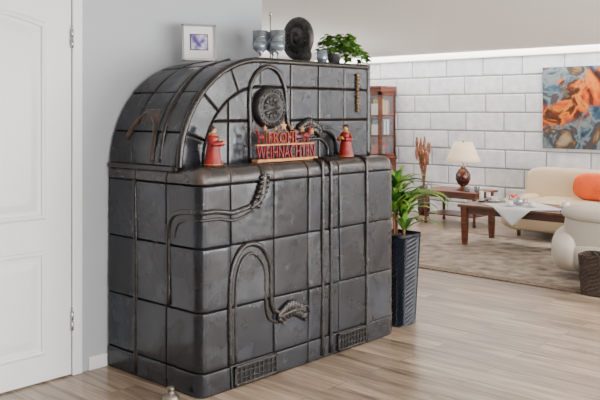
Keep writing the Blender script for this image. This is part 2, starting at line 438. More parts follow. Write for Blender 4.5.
tube('rib_arch',[(2.795,F,0.13),(2.79,F,0.40),(2.80,F,0.60),(2.86,F,0.715),(2.94,F,0.745),(3.03,F,0.71),(3.085,F,0.61),(3.09,F,0.46),(3.11,F,0.37),(3.17,F,0.335),(3.22,F,0.335)],R,M['rib'],st)
tube('rib_arch_inner',[(2.835,F,0.13),(2.83,F,0.40),(2.84,F,0.57),(2.88,F,0.665),(2.94,F,0.695),(3.0,F,0.665),(3.045,F,0.59),(3.05,F,0.46),(3.075,F,0.33),(3.15,F,0.285)],R*0.6,M['rib'],st)
tube('rib_wave',[(SX0-0.006,3.33,0.44),(SX0-0.006,3.33,0.80),(SX0-0.006,3.30,0.90),(SX0-0.006,3.22,0.935),(2.608,3.088,0.94),(2.70,F,0.94),(2.80,F,0.925),(2.88,F,0.935),(2.95,F,0.95)],R,M['rib'],st)
tube('rib_wave_lower',[(SX0-0.006,3.28,0.80),(SX0-0.006,3.25,0.87),(SX0-0.002,3.18,0.895),(2.610,3.088,0.90),(2.72,F,0.90),(2.80,F,0.885),(2.88,F,0.895),(2.96,F,0.92)],R*0.6,M['rib'],st)
for X in (3.525,3.60,3.945):
    tube('rib_vertical',[(X,F,0.02),(X,F,0.5),(X,F,VZ-0.02),(X,SY0+0.012,VZ+0.048),(X,SY0+0.07,LZ+0.006),(X,UY-0.02,LZ+0.006),(X,FU,LZ+0.03),(X,FU,LZ+0.12)],R*0.9,M['rib'],st)
tube('rib_edge',[(SX1-0.02,SY0+0.01,0.02),(SX1-0.02,SY0+0.01,0.6),(SX1-0.02,SY0+0.01,VZ)],R*0.8,M['rib'],st)
tube('rib_side',[(SX0-0.004,3.62,0.02),(SX0-0.004,3.62,0.6),(SX0-0.004,3.63,1.08)],R*0.9,M['rib'],st)
tube('rib_side_ledge',[(SX0+0.0,SY1-0.01,1.15),(SX0+0.0,3.6,1.15),(SX0+0.0,UY,1.15)],0.016,M['rib'],st)
def onarch(deg,y,e=0.004):
    a=pi-math.radians(deg); return (ACX+(AR+e)*math.cos(a),y,AZ+(AR+e)*math.sin(a))
tube('rib_shoulder',[onarch(2,3.50),onarch(14,3.49),onarch(24,3.53),onarch(28,3.62),onarch(22,3.70),onarch(14,3.74)],R,M['rust'],st)
tube('rib_shoulder_b',[onarch(2,3.42),onarch(20,3.42),onarch(40,3.43),onarch(62,3.45),onarch(84,3.46)],R,M['rib'],st)
tube('rib_medallion_arch',[(3.115,FU,LZ+0.01),(3.11,FU,1.35),(3.11,FU,1.57),(3.155,FU,1.665),(3.25,FU,1.712),(3.345,FU,1.675),(3.400,FU,1.57),(3.41,FU,1.45),(3.43,FU,1.36),(3.50,FU,1.335),(3.58,FU,1.34)],R,M['rib'],st)
tube('rib_scroll',[(3.58,FU,1.34),(3.70,FU,1.345),(3.80,FU,1.32),(3.86,FU,1.26),(3.87,FU,LZ+0.02)],R,M['rib'],st)
tube('rib_scroll_b',[(3.50,FU,1.28),(3.62,FU,1.285),(3.72,FU,1.28),(3.78,FU,1.23),(3.785,FU,LZ+0.02)],R*0.8,M['rib'],st)
RX=Matrix.Rotation(pi/2,3,'X')
def disc_y(name,prof,c,m,par,n=40):
    o=lathe(name,prof,(0,0,0),m,par,n)
    for v in o.data.vertices: v.co=RX@v.co+Vector(c)
    return o
disc_y('medallion',[(0.0,0.058),(0.012,0.057),(0.016,0.050),(0.028,0.050),(0.034,0.044),(0.072,0.044),(0.078,0.052),(0.086,0.048),(0.104,0.050),(0.116,0.042),(0.122,0.025),(0.124,0.0)],(3.255,UY,1.475),M['slate'],st,48)
for k in range(10):
    a=2*pi*k/10
    sell('medallion_petal',(3.255+0.050*math.cos(a),UY-0.045,1.475+0.050*math.sin(a)),(0.016,0.007,0.011),M['slate'],st,1,1,12,Matrix.Rotation(-a,3,'Y'))
for k in range(24):
    a=2*pi*k/24
    sell('medallion_bead',(3.255+0.095*math.cos(a),UY-0.049,1.475+0.095*math.sin(a)),(0.007,0.005,0.007),M['slate'],st,1,1,8)
def scroll(c,s,m,flip=1,y=F):
    ob=[]
    for k in range(9):
        t=k/8; a=t*pi*0.9
        x=c[0]+flip*s*(t*1.1-0.5); zz=c[1]+s*0.16*math.sin(a*1.3)
        ob.append(sell('lobe',(x,y-0.010,zz+s*0.10),(s*0.10,0.014,s*0.20),m,st,1,1,12,Matrix.Rotation(flip*(0.7-t*1.3),3,'Y')))
        ob.append(sell('lobe',(x,y-0.010,zz-s*0.10),(s*0.08,0.012,s*0.17),m,st,1,1,12,Matrix.Rotation(-flip*(0.9-t*0.9),3,'Y')))
    sp=[(c[0]+flip*(s*0.55+s*0.24*(1-q/14)*math.cos(q*0.75)),y-0.014,c[1]-s*0.05+s*0.24*(1-q/14)*math.sin(q*0.75)) for q in range(13)]
    ob.append(tube('curl',sp,s*0.055,m,st,8))
    ob.append(tube('spine',[(c[0]-flip*s*0.6,y-0.012,c[1]),(c[0],y-0.022,c[1]+s*0.12),(c[0]+flip*s*0.5,y-0.015,c[1]+s*0.05)],s*0.06,m,st,8))
    return join(ob,'leaf_scroll')
scroll((3.25,0.315),0.18,M['rib'])
scroll((3.60,1.345),0.16,M['rib'],1,FU)
tube('scroll_stem',[(2.95,F,0.95),(3.0,F,0.97),(3.03,F,1.03),(3.035,F,VZ),(3.035,SY0+0.02,LZ-0.005)],0.022,M['rib'],st)
ob=[]
for k in range(7):
    zz=0.945+k*0.026; xx=2.965+0.075*math.sin(k/6*1.5)
    ob.append(sell('lobe',(xx+0.02,F-0.01,zz),(0.022,0.014,0.012),M['rib'],st,1,1,12,Matrix.Rotation(0.6,3,'Y')))
    ob.append(sell('lobe',(xx-0.02,F-0.01,zz),(0.022,0.014,0.012),M['rib'],st,1,1,12,Matrix.Rotation(-0.6,3,'Y')))
join(ob,'leaf_stem')
ob=[]
for k in range(11):
    ob.append(sell('bead',(4.075,FU-0.008,1.69-k*0.023),(0.010 if k%2 else 0.014,0.01,0.012),M['brass'],st,1,1,10))
join(ob,'brass_drop')
vsx=[];fsx=[]
for i in range(13):
    for j in range(13):
        u=LB*(0.245+0.10*i/12); v=0.235+0.155*j/12; p,n=Parch(u,v); e=min(i,12-i,j,12-j)
        vsx.append(p+n*((0.013+0.003*math.sin(i*1.9)*math.cos(j*1.4)) if e else 0.004))
for i in range(12):
    for j in range(12): fsx.append((i*13+j,i*13+j+1,(i+1)*13+j+1,(i+1)*13+j))
mesh('shoulder_relief',vsx,fsx,M['rust'],st)
for (a,b) in ((2.83,3.13),(3.67,3.93)):
    box('vent_recess',(a,SY0-0.010,0.012),(b,SY0+0.02,0.118),M['dark'],0.0,st)
    for zz in (0.012,0.105): box('vent_frame',(a-0.01,SY0-0.018,zz),(b+0.01,SY0-0.004,zz+0.013),M['rib'],0.002,st)
    for xx in (a-0.01,b-0.003): box('vent_frame',(xx,SY0-0.018,0.012),(xx+0.013,SY0-0.004,0.118),M['rib'],0.002,st)
    n=9
    for k in range(1,n): box('vent_bar',(a+(b-a)*k/n-0.003,SY0-0.016,0.02),(a+(b-a)*k/n+0.003,SY0-0.005,0.11),M['rib'],0.001,st)
    for zz in (0.045,0.078): box('vent_bar',(a,SY0-0.016,zz),(b,SY0-0.005,zz+0.005),M['rib'],0.001,st)
lathe('metal_door_stop',[(0.045,0),(0.045,0.010),(0.038,0.022),(0.026,0.030),(0.016,0.040),(0.021,0.050),(0.019,0.062),(0.0,0.070)],(2.505,3.20,0),mat('aged_nickel',(150,142,130),0.35,0.7,vscale=30,col2=(96,88,78)))
# ---------------------------------------------------------------- christmas sign
sg=root('christmas_sign',(3.31,3.17,LZ))
LT=LZ+0.0095
box('base',(3.06,3.14,LT),(3.56,3.19,LT+0.016),M['signwood'],0.003,sg)
def text(body,size,x0,x1,z,m,yy=3.160,ext=0.005,off=0.0):
    cu=bpy.data.curves.new('t','FONT'); cu.body=body; cu.size=size; cu.extrude=ext; cu.offset=off; cu.resolution_u=3
    cu.space_character=1.08
    ob=bpy.data.objects.new('t',cu); C.objects.link(ob)
    dg=bpy.context.evaluated_depsgraph_get(); dg.update()
    me=bpy.data.meshes.new_from_object(ob.evaluated_get(dg)); bpy.data.objects.remove(ob)
    xs=[v.co.x for v in me.vertices]; ys=[v.co.y for v in me.vertices]
    sx=(x1-x0)/(max(xs)-min(xs))
    for v in me.vertices:
        x=(v.co.x-min(xs))*sx+x0; zz=v.co.y-min(ys)+z; v.co=Vector((x,yy-v.co.z,zz))
    me.materials.clear(); me.materials.append(m)
    o=bpy.data.objects.new('letters_'+body.lower(),me); link(o,sg); return o
text('WEIHNACHTEN',0.104,3.07,3.55,LT+0.016,M['redglit'],off=0.0008)
text('FROHE',0.088,3.16,3.41,LT+0.102,M['redglit'],off=0.0012)
text('FROHE',0.088,3.158,3.412,LT+0.100,M['signwood'],3.171,0.002,0.0035)
box('sign_rail',(3.07,3.158,LT+0.091),(3.55,3.176,LT+0.099),M['signwood'],0.001,sg)
def star(c,r,m,par,y):
    vs=[]
    for k in range(10):
        a=pi/2+k*pi/5; q=r if k%2==0 else r*0.45
        vs.append((c[0]+q*math.cos(a),y-0.004,c[1]+q*math.sin(a)))
    n=10; vs+= [(x,y+0.004,z) for x,_,z in vs]
    vs+= [(c[0],y-0.009,c[1]),(c[0],y+0.009,c[1])]
    fs=[(i,(i+1)%n,n+(i+1)%n,n+i) for i in range(n)]+[(i,(i+1)%n,20) for i in range(n)]+[(10+i,10+(i+1)%n,21) for i in range(n)]
    return mesh('star',vs,fs,m,par,False)
for x,zz,r in ((3.29,LT+0.200,0.030),(3.45,LT+0.180,0.020),(3.14,LT+0.190,0.018),(3.535,LT+0.165,0.022),(3.225,LT+0.185,0.015),(3.36,LT+0.19,0.018)):
    star((x,zz),r,M['signwood'],sg,3.165)
    tube('star_wire',[(x,3.172,LT+0.095),(x,3.172,zz-r*0.4)],0.0025,M['redglit'],sg,6)
def deer(x,z,s,f):
    y=3.165; ob=[]
    ob.append(sell('body',(x,y,z+0.5*s),(0.30*s,0.10*s,0.15*s),M['redglit'],sg,1,1,12))
    for lx in (-0.22,-0.12,0.14,0.24): ob.append(tube('leg',[(x+lx*s,y,z+0.45*s),(x+lx*s*1.15,y,z)],0.035*s,M['redglit'],sg,6))
    ob.append(tube('neck',[(x+f*0.22*s,y,z+0.55*s),(x+f*0.36*s,y,z+0.88*s)],0.08*s,M['redglit'],sg,8))
    ob.append(sell('head',(x+f*0.44*s,y,z+0.92*s),(0.15*s,0.07*s,0.07*s),M['redglit'],sg,1,1,10))
    for q in (-1,1): ob.append(tube('antler',[(x+f*0.36*s,y,z+0.96*s),(x+(f*0.36+q*0.14)*s,y,z+1.12*s),(x+(f*0.36+q*0.10)*s,y,z+1.34*s)],0.022*s,M['redglit'],sg,6))
    join(ob,'reindeer')
deer(3.48,LT+0.098,0.09,1); deer(3.11,LT+0.098,0.085,-1)
# ---------------------------------------------------------------- red angel figurines
def angel(x,y,h,face):
    r=root('angel_figurine',(x,y,LT)); s=h; z0=LT
    prof=[(0.24,0),(0.25,0.03),(0.22,0.10),(0.20,0.25),(0.17,0.42),(0.145,0.55),(0.16,0.66),(0.155,0.74),(0.09,0.79),(0.055,0.81)]
    lathe('robe',[(a*s,b*s) for a,b in prof],(x,y,z0),M['red'],r,28)
    lathe('robe_hem',[(0.252*s,0.012*s),(0.262*s,0.022*s),(0.252*s,0.035*s)],(x,y,z0),M['gold'],r,28)
    fd=Vector((math.cos(face),math.sin(face),0)); sd=Vector((-fd.y,fd.x,0)); c=Vector((x,y,z0))
    sell('head',c+Vector((0,0,0.895*s)),(0.085*s,0.085*s,0.10*s),M['skin'],r,1,1,20)
    sell('hair',c-fd*0.022*s+Vector((0,0,0.92*s)),(0.098*s,0.098*s,0.10*s),M['hair'],r,1,1,20)
    sell('nose',c+fd*0.088*s+Vector((0,0,0.885*s)),(0.014*s,)*3,M['skin'],r,1,1,8)
    for q in (-1,1):
        sell('eye',c+fd*0.078*s+sd*q*0.033*s+Vector((0,0,0.905*s)),(0.010*s,)*3,M['dark'],r,1,1,8)
        tube('sleeve',[c+sd*q*0.13*s+Vector((0,0,0.71*s)),c+sd*q*0.21*s+fd*0.06*s+Vector((0,0,0.56*s)),c+sd*q*0.10*s+fd*0.24*s+Vector((0,0,0.56*s))],0.055*s,M['red'],r,10,taper=lambda t:0.85+0.45*t)
        sell('hand',c+sd*q*0.065*s+fd*0.27*s+Vector((0,0,0.57*s)),(0.03*s,0.03*s,0.03*s),M['skin'],r,1,1,10)
    lathe('collar',[(0.11*s,0.755*s),(0.12*s,0.775*s),(0.075*s,0.805*s)],(x,y,z0),M['gold'],r,20)
    b=sell('song_book',c+fd*0.30*s+Vector((0,0,0.60*s)),(0.012*s,0.065*s,0.05*s),M['gold'],r,0.2,0.2,12,Matrix.Rotation(face,3,'Z'))
angel(2.765,3.175,0.205,math.radians(-60)); angel(3.865,3.175,0.20,math.radians(-170))
# ---------------------------------------------------------------- things on top of the stove
TT=TZ+0.010
fr=root('picture_frame',(3.13,3.72,TT))
Rz=Matrix.Rotation(math.radians(-30),4,'Z'); tilt=Matrix.Rotation(math.radians(-8),4,'X')
def fbox(name,lo,hi,m,b=0.0):
    o=box(name,lo,hi,m,b,None)
    T=Matrix.Translation((3.115,3.70,TT-0.002))@Rz@tilt
    lc=o.location.copy()
    for v in o.data.vertices: v.co=T@(v.co+lc)
    o.location=(0,0,0); o.parent=fr; o.matrix_parent_inverse=Matrix.Translation(-fr.location)
W,H=0.105,0.225
fbox('frame_bar',(-W,-0.01,0.0),(W,0.012,0.014),M['steel'],0.001)
fbox('frame_bar',(-W,-0.01,H-0.014),(W,0.012,H),M['steel'],0.001)
fbox('frame_bar',(-W,-0.01,0.0),(-W+0.014,0.012,H),M['steel'],0.001)
fbox('frame_bar',(W-0.014,-0.01,0.0),(W,0.012,H),M['steel'],0.001)
fbox('mat_board',(-W+0.01,-0.002,0.01),(W-0.01,0.006,H-0.01),M['paper'])
fbox('print_border',(-0.055,-0.005,0.065),(0.055,0.001,0.165),M['slate'])
fbox('print',(-0.050,-0.007,0.07),(0.050,-0.001,0.16),M['print'])
ch=root('glass_candle_holder',(3.60,3.58,TT))
lathe('tray',[(0.0,0),(0.10,0),(0.105,0.006),(0.10,0.010),(0,0.008)],(3.60,3.58,TT),M['steel'],ch)
for a in (30,150,270):
    x=3.60+0.066*math.cos(math.radians(a)); y=3.58+0.066*math.sin(math.radians(a))
    lathe('stem',[(0.02,0.01),(0.006,0.02),(0.006,0.06),(0.03,0.075)],(x,y,TT),M['steel'],ch,16)
    lathe('silver_cup_base',[(0.025,0.075),(0.046,0.09),(0.049,0.135),(0.045,0.135),(0.041,0.094),(0.0,0.082)],(x,y,TT),M['smoke'],ch,24)
    lathe('glass_cup',[(0.046,0.132),(0.050,0.205),(0.048,0.205),(0.044,0.132)],(x,y,TT),M['glass'],ch,24)
    lathe('tealight',[(0.0,0.095),(0.034,0.095),(0.034,0.15),(0.0,0.15)],(x,y,TT),M['pot'],ch,20)
tube('center_rod',[(3.60,3.58,TT),(3.60,3.58,TT+0.30)],0.004,M['steel'],ch,8)
lathe('finial',[(0,0.30),(0.012,0.31),(0,0.33)],(3.60,3.58,TT),M['steel'],ch,12)
sd=root('stone_disc_sculpture',(3.86,3.58,TT))
o=disc_y('disc',[(0,0.022),(0.05,0.022),(0.06,0.016),(0.11,0.016),(0.125,0.024),(0.14,0.018),(0.145,0),(0.14,-0.014),(0,-0.018)],(0,0,0),M['slate2'],sd,48)
Rd=Matrix.Rotation(math.radians(-95),3,'Z'); DC=Vector((3.86,3.58,TT+0.175))
for v in o.data.vertices: v.co=Rd@v.co+DC
for k in range(20):
    a=2*pi*k/20
    sell('rim_stud',DC+Rd@Vector((0.088*math.cos(a),-0.018,0.088*math.sin(a))),(0.010,0.010,0.010),M['slate'],sd,1,1,8)
lathe('foot',[(0.06,0),(0.06,0.012),(0.03,0.022),(0.02,0.045),(0,0.05)],(3.86,3.58,TT),M['slate2'],sd,20)
o=disc_y('small_disc',[(0,0.012),(0.03,0.014),(0.04,0.008),(0.05,0.01),(0.052,0),(0,0)],(0,0,0),M['slate'],sd,30)
for v in o.data.vertices: v.co=Matrix.Rotation(math.radians(-60),3,'Z')@v.co+Vector((3.80,3.47,TT+0.056))
sell('relief_knob',DC+Rd@Vector((0,-0.02,0)),(0.03,0.03,0.04),M['slate'],sd,1,1,16)
ln=root('glass_lantern',(3.885,3.39,TT))
lathe('base',[(0.03,0),(0.03,0.008),(0,0.01)],(3.885,3.39,TT),M['steel'],ln,20)
lathe('glass',[(0.024,0.008),(0.036,0.03),(0.034,0.09),(0.032,0.09),(0.033,0.032),(0.0,0.012)],(3.885,3.39,TT),M['smoke'],ln,20)
lathe('candle',[(0,0.012),(0.018,0.012),(0.018,0.05),(0,0.052)],(3.885,3.39,TT),M['pot'],ln,16)
iv=root('potted_ivy',(4.06,3.42,TT))
lathe('pot',[(0.0,0),(0.035,0),(0.05,0.075),(0.053,0.08),(0.047,0.08),(0.044,0.07),(0,0.068)],(4.04,3.42,TT),M['steel'],iv,24)
def leafquad(vs,fs,p,dirv,nrm,L,Wd,lobes=True):
    dirv=dirv.normalized(); side=dirv.cross(nrm).normalized(); nn=side.cross(dirv).normalized()
    o=len(vs)
    pts=[(0,0,0),(0.15,0.42,0.03),(0.45,0.5,0.02),(0.62,0.26,0),(1.0,0,-0.08),(0.62,-0.26,0),(0.45,-0.5,0.02),(0.15,-0.42,0.03),(0.4,0,-0.05)]
    for a,b,c in pts: vs.append(p+dirv*(a*L)+side*(b*Wd)+nn*(c*L))
    for k in range(8): fs.append((o+k,o+(k+1)%8,o+8))
vs=[];fs=[]
for k in range(420):
    a=random.uniform(0,2*pi); e=random.uniform(-0.15,1.0); r=random.uniform(0.3,1)**0.6
    c=Vector((4.09,3.42,TT+0.090)); dv=Vector((math.cos(a),math.sin(a),0))
    p=c+Vector((dv.x*0.145*r*math.cos(e*1.2),dv.y*0.13*r*math.cos(e*1.2),0.13*r*math.sin(e*1.4)))
    leafquad(vs,fs,p,dv+Vector((0,0,random.uniform(-0.6,0.4))),Vector((random.uniform(-.5,.5),random.uniform(-.5,.5),1)),random.uniform(0.03,0.048),random.uniform(0.03,0.045))
for (dx,dy,dz) in ((0.19,-0.05,-0.14),(0.18,0.05,-0.05),(0.17,-0.12,-0.16),(-0.05,-0.19,0.0),(0.2,-0.1,-0.05)):
    c=Vector((4.06,3.42,TT+0.09)); pts=[c,c+Vector((dx*0.6,dy*0.6,0.05)),c+Vector((dx,dy,dz*0.3)),c+Vector((dx*1.05,dy*1.05,dz))]
    tube('vine',pts,0.002,M['ivy'],iv,6)
    for q in catmull(pts,5)[3:]:
        for _ in range(2):
            leafquad(vs,fs,q,Vector((random.uniform(-1,1),random.uniform(-1,1),random.uniform(-.7,.2))),Vector((dx*3,dy*3,1)),0.038,0.036)
mesh('ivy_leaves',vs,fs,M['ivy'],iv,False)
# ---------------------------------------------------------------- floor plant in woven planter
px,py=4.48,3.225
pl=root('potted_dracaena',(px,py,0))
vs=[];fs=[];NC=64;NR=44
for j in range(NR+1):
    t=j/NR; hw=0.100+0.028*t; zz=0.62*t
    for i in range(NC):
        a=2*pi*i/NC; c_,s_=math.cos(a),math.sin(a)
        x=math.copysign(abs(c_)**0.35,c_)*hw; y=math.copysign(abs(s_)**0.35,s_)*hw
        dd=1+0.026*(1 if (i+j)%2 else -1)
        if j in(0,NR,NR-1): dd=1.04
        vs.append((px+x*dd,py+y*dd,zz))
for j in range(NR):
    for i in range(NC): fs.append((j*NC+i,j*NC+(i+1)%NC,(j+1)*NC+(i+1)%NC,(j+1)*NC+i))
fs.append(tuple(range(NC)))
mesh('woven_planter',vs,fs,M['basket'],pl,False)
sell('soil',(px,py,0.585),(0.115,0.115,0.02),M['soil'],pl,0.6,0.35,20)
def strap(vs,fs,p,az,el,L,Wd,droop):
    n=12; o=len(vs); pos=Vector(p); e=el
    for k in range(n+1):
        t=k/n; dv=Vector((math.cos(az)*math.cos(e),math.sin(az)*math.cos(e),math.sin(e)))
        sd_=Vector((-math.sin(az),math.cos(az),0)); up=sd_.cross(dv)*-1
        w_=Wd*(min(1,0.45+t*2.2))*(1-t**2.6)+0.001
        vs.append(pos+sd_*w_+up*w_*0.35); vs.append(pos.copy()); vs.append(pos-sd_*w_+up*w_*0.35)
        pos=pos+dv*(L/n); e-=droop/n*(0.4+1.4*t)
    for k in range(n):
        a=o+3*k; fs.append((a,a+1,a+4,a+3)); fs.append((a+1,a+2,a+5,a+4))
v1=[];f1=[];v2=[];f2=[]
stems=[((px-0.02,py+0.01),0.80),((px+0.06,py-0.01),0.76),((px+0.01,py-0.05),0.68),((px+0.05,py+0.04),0.88)]
for (c,hz) in stems:
    tube('cane',[(c[0],c[1],0.58),(c[0]+0.005,c[1],hz)],0.009,M['straw'],pl,8)
    for k in range(21):
        az=k*2.4+random.uniform(-.3,.3); el=random.uniform(0.6,1.4)
        tgt=(v1,f1) if k%3 else (v2,f2)
        L=random.uniform(0.25,0.36)
        if math.cos(az)<-0.1: L*=0.62; el=max(el,0.95)
        strap(tgt[0],tgt[1],(c[0],c[1],hz-0.06+k*0.006),az,el,L,random.uniform(0.017,0.026),random.uniform(1.2,2.2))
for az in (-1.2,-0.9,-0.6,-0.3,0.0,-1.5):
    strap(v1,f1,(px+0.02,py-0.02,0.74),az,1.0,0.46,0.025,2.3)
mesh('leaves_light',v1,f1,M['leaf'],pl); mesh('leaves_dark',v2,f2,M['leaf2'],pl)
# ---------------------------------------------------------------- rug
def rugmat():
    m=mat('woven_rug',(160,146,130),0.95,vscale=7,col2=(106,93,81),bump=0.6,bscale=160)
    nt=m.node_tree; b=nt.nodes['Principled BSDF']
    tc=nt.nodes.new('ShaderNodeTexCoord'); vo=nt.nodes.new('ShaderNodeTexVoronoi'); vo.inputs['Scale'].default_value=5
    nt.links.new(tc.outputs['Object'],vo.inputs['Vector'])
    r=nt.nodes.new('ShaderNodeValToRGB'); r.color_ramp.elements[0].color=(0.5,0.45,0.44,1); r.color_ramp.elements[1].color=(1.1,1.1,1.1,1); r.color_ramp.elements[0].position=0.1; r.color_ramp.elements[1].position=0.45
    nt.links.new(vo.outputs['Distance'],r.inputs[0])
    mx=nt.nodes.new('ShaderNodeMix'); mx.data_type='RGBA'; mx.blend_type='MULTIPLY'; mx.inputs['Factor'].default_value=0.8
    src=b.inputs['Base Color'].links[0].from_socket
    nt.links.new(src,mx.inputs['A']); nt.links.new(r.outputs[0],mx.inputs['B']); nt.links.new(mx.outputs['Result'],b.inputs['Base Color'])
    return m
rg=root('area_rug',(7.25,3.6,0))
box('rug_field',(6.30,1.9,0.001),(8.28,5.2,0.010),rugmat(),0.002,rg)
rb=mat('rug_border',(128,110,92),0.95,vscale=30,col2=(84,70,60))
for lo,hi in (((6.18,1.78),(6.30,5.32)),((8.28,1.78),(8.40,5.32)),((6.30,1.78),(8.28,1.9)),((6.30,5.2),(8.28,5.32))):
    box('rug_border_strip',(lo[0],lo[1],0.001),(hi[0],hi[1],0.011),rb,0.002,rg)
RZ=0.012
# ---------------------------------------------------------------- coffee table
ct=root('coffee_table',(7.85,3.95,RZ))
X0,X1,Y0,Y1,TH=7.50,8.20,3.30,4.60,0.45
box('top',(X0,Y0,TH-0.03),(X1,Y1,TH),M['walnut'],0.006,ct)
for a,b in (((X0+0.05,Y0+0.05),(X1-0.05,Y0+0.075)),((X0+0.05,Y1-0.075),(X1-0.05,Y1-0.05)),((X0+0.05,Y0+0.05),(X0+0.075,Y1-0.05)),((X1-0.075,Y0+0.05),(X1-0.05,Y1-0.05))):
    box('apron',(a[0],a[1],TH-0.10),(b[0],b[1],TH-0.028),M['walnut'],0.002,ct)
for x in (X0+0.06,X1-0.06):
    for y in (Y0+0.06,Y1-0.06):
        vs=[];fs=[]
        for k,(hw,zz) in enumerate(((0.022,RZ),(0.026,0.1),(0.032,TH-0.11),(0.036,TH-0.03))):
            for q,w_ in ((-1,-1),(1,-1),(1,1),(-1,1)): vs.append((x+q*hw,y+w_*hw,zz))
        for k in range(3):
            for i in range(4): fs.append((k*4+i,k*4+(i+1)%4,(k+1)*4+(i+1)%4,(k+1)*4+i))
        fs+=[(0,1,2,3),(12,13,14,15)]
        mesh('leg',vs,fs,M['wood'],ct,False)
tc_=root('table_runner',(7.8,3.95,TH))
cy=3.95; vs=[];fs=[]
half=0.29; cxr=X0+0.22
n=24
for i in range(n+1):
    for j in range(n+1):
        a=(i/n*2-1)*half; b=(j/n*2-1)*half
        x=cxr+(a+b)*0.7071*1.0; y=cy+(a-b)*0.7071*1.15; zz=TH+0.004
        if x<X0-0.006:
            over=(X0-0.006)-x; x=X0-0.008-0.01*math.sin(y*30)*min(1,over*6); zz=TH+0.003-over
        vs.append((x,y,zz))
for i in range(n):
    for j in range(n): fs.append((i*(n+1)+j,i*(n+1)+j+1,(i+1)*(n+1)+j+1,(i+1)*(n+1)+j))
o=mesh('cloth',vs,fs,M['cloth'],tc_); so=o.modifiers.new('t','SOLIDIFY'); so.thickness=0.003; so.offset=1
z=TH+0.0085
tp=root('teapot',(7.78,4.02,z))
lathe('body',[(0.03,0),(0.055,0.02),(0.062,0.05),(0.045,0.08),(0.02,0.09),(0.012,0.10),(0,0.105)],(7.78,4.02,z),M['steel'],tp,24)
tube('spout',[(7.78,4.07,z+0.035),(7.78,4.105,z+0.055),(7.78,4.12,z+0.085)],0.009,M['steel'],tp,8)
tube('handle',[(7.78,3.965,z+0.075),(7.78,3.92,z+0.07),(7.78,3.915,z+0.04),(7.78,3.96,z+0.025)],0.005,M['steel'],tp,8)
def cup(x,y,z,m=M['pot']):
    r=root('cup_and_saucer',(x,y,z))
    lathe('saucer',[(0.03,0),(0.065,0.010),(0.066,0.013),(0.03,0.005),(0,0.005)],(x,y,z),m,r,24)
    lathe('cup',[(0.018,0.006),(0.032,0.02),(0.038,0.058),(0.035,0.058),(0.029,0.022),(0,0.012)],(x,y,z),m,r,24)
    tube('handle',[(x+0.034,y,z+0.048),(x+0.056,y,z+0.042),(x+0.050,y,z+0.024),(x+0.030,y,z+0.022)],0.003,m,r,6)
cup(7.64,4.05,z); cup(7.98,4.42,TH+0.001); cup(8.00,3.60,TH+0.001); cup(7.72,3.84,z)
bw=root('fruit_bowl',(8.05,4.20,TH)); 
bw2=root('table_books',(7.66,3.40,TH))
box('book_a',(7.56,3.32,TH+0.001),(7.76,3.46,TH+0.022),BK[1],0.002,bw2)
box('book_b',(7.58,3.33,TH+0.023),(7.74,3.45,TH+0.04),M['slate'],0.002,bw2)
lathe('bowl',[(0.03,0.001),(0.075,0.03),(0.10,0.06),(0.096,0.06),(0.07,0.034),(0,0.008)],(8.05,4.20,TH),M['pot'],bw,28)
for k in range(4): sell('fruit',(8.05+0.04*math.cos(k*1.6),4.20+0.04*math.sin(k*1.6),TH+0.055),(0.034,0.034,0.033),M['orange'],bw,1,1,16)
for k,(x,y,h) in enumerate(((8.05,4.53,0.09),(7.88,4.52,0.12))):
    r=root('pillar_candle',(x,y,TH)); lathe('holder',[(0.035,0.001),(0.036,0.012),(0.028,0.014),(0,0.014)],(x,y,TH),M['slate'],r,20)
    lathe('wax',[(0.024,0.013),(0.024,h),(0.018,h-0.004),(0,h-0.005)],(x,y,TH),M['pot'],r,20); tube('wick',[(x,y,TH+h-0.006),(x,y,TH+h+0.01)],0.0015,M['dark'],r,6)
# ---------------------------------------------------------------- sofa
so=root('leather_sofa',(8.95,3.5,0))
a0,a1=2.35,4.64
ym=(a0+a1)/2
sell('base',(8.98,ym,0.20),(0.47,(a1-a0)/2-0.04,0.14),M['cream'],so,0.25,0.15,40)
for y in (a0+0.13,a1-0.13):
    sell('arm',(8.88,y,0.27),(0.44,0.13,0.19),M['cream'],so,0.55,0.45,36)
for y in (ym-0.44,ym+0.44):
    sell('seat_cushion',(8.84,y,0.36),(0.40,0.435,0.085),M['cream'],so,0.45,0.25,36)
for y in (ym-0.56,ym+0.56):
    sell('back_cushion',(9.20,y,0.545),(0.13,0.56,0.23),M['cream'],so,0.45,0.25,40,Matrix.Rotation(0.2,3,'Y'))
sell('back_frame',(9.37,ym,0.40),(0.11,(a1-a0)/2,0.33),M['cream'],so,0.4,0.2,36)
for y in (a0+0.2,a1-0.2):
    for x in (8.60,9.3): lathe('foot',[(0.02,0),(0.028,0.08)],(x,y,0),M['wood'],so,14)
cu_=root('orange_cushion',(8.9,3.72,0.6))
sell('pillow',(8.92,3.66,0.595),(0.075,0.25,0.155),M['orange'],cu_,0.7,0.35,36,Matrix.Rotation(0.35,3,'Y'))
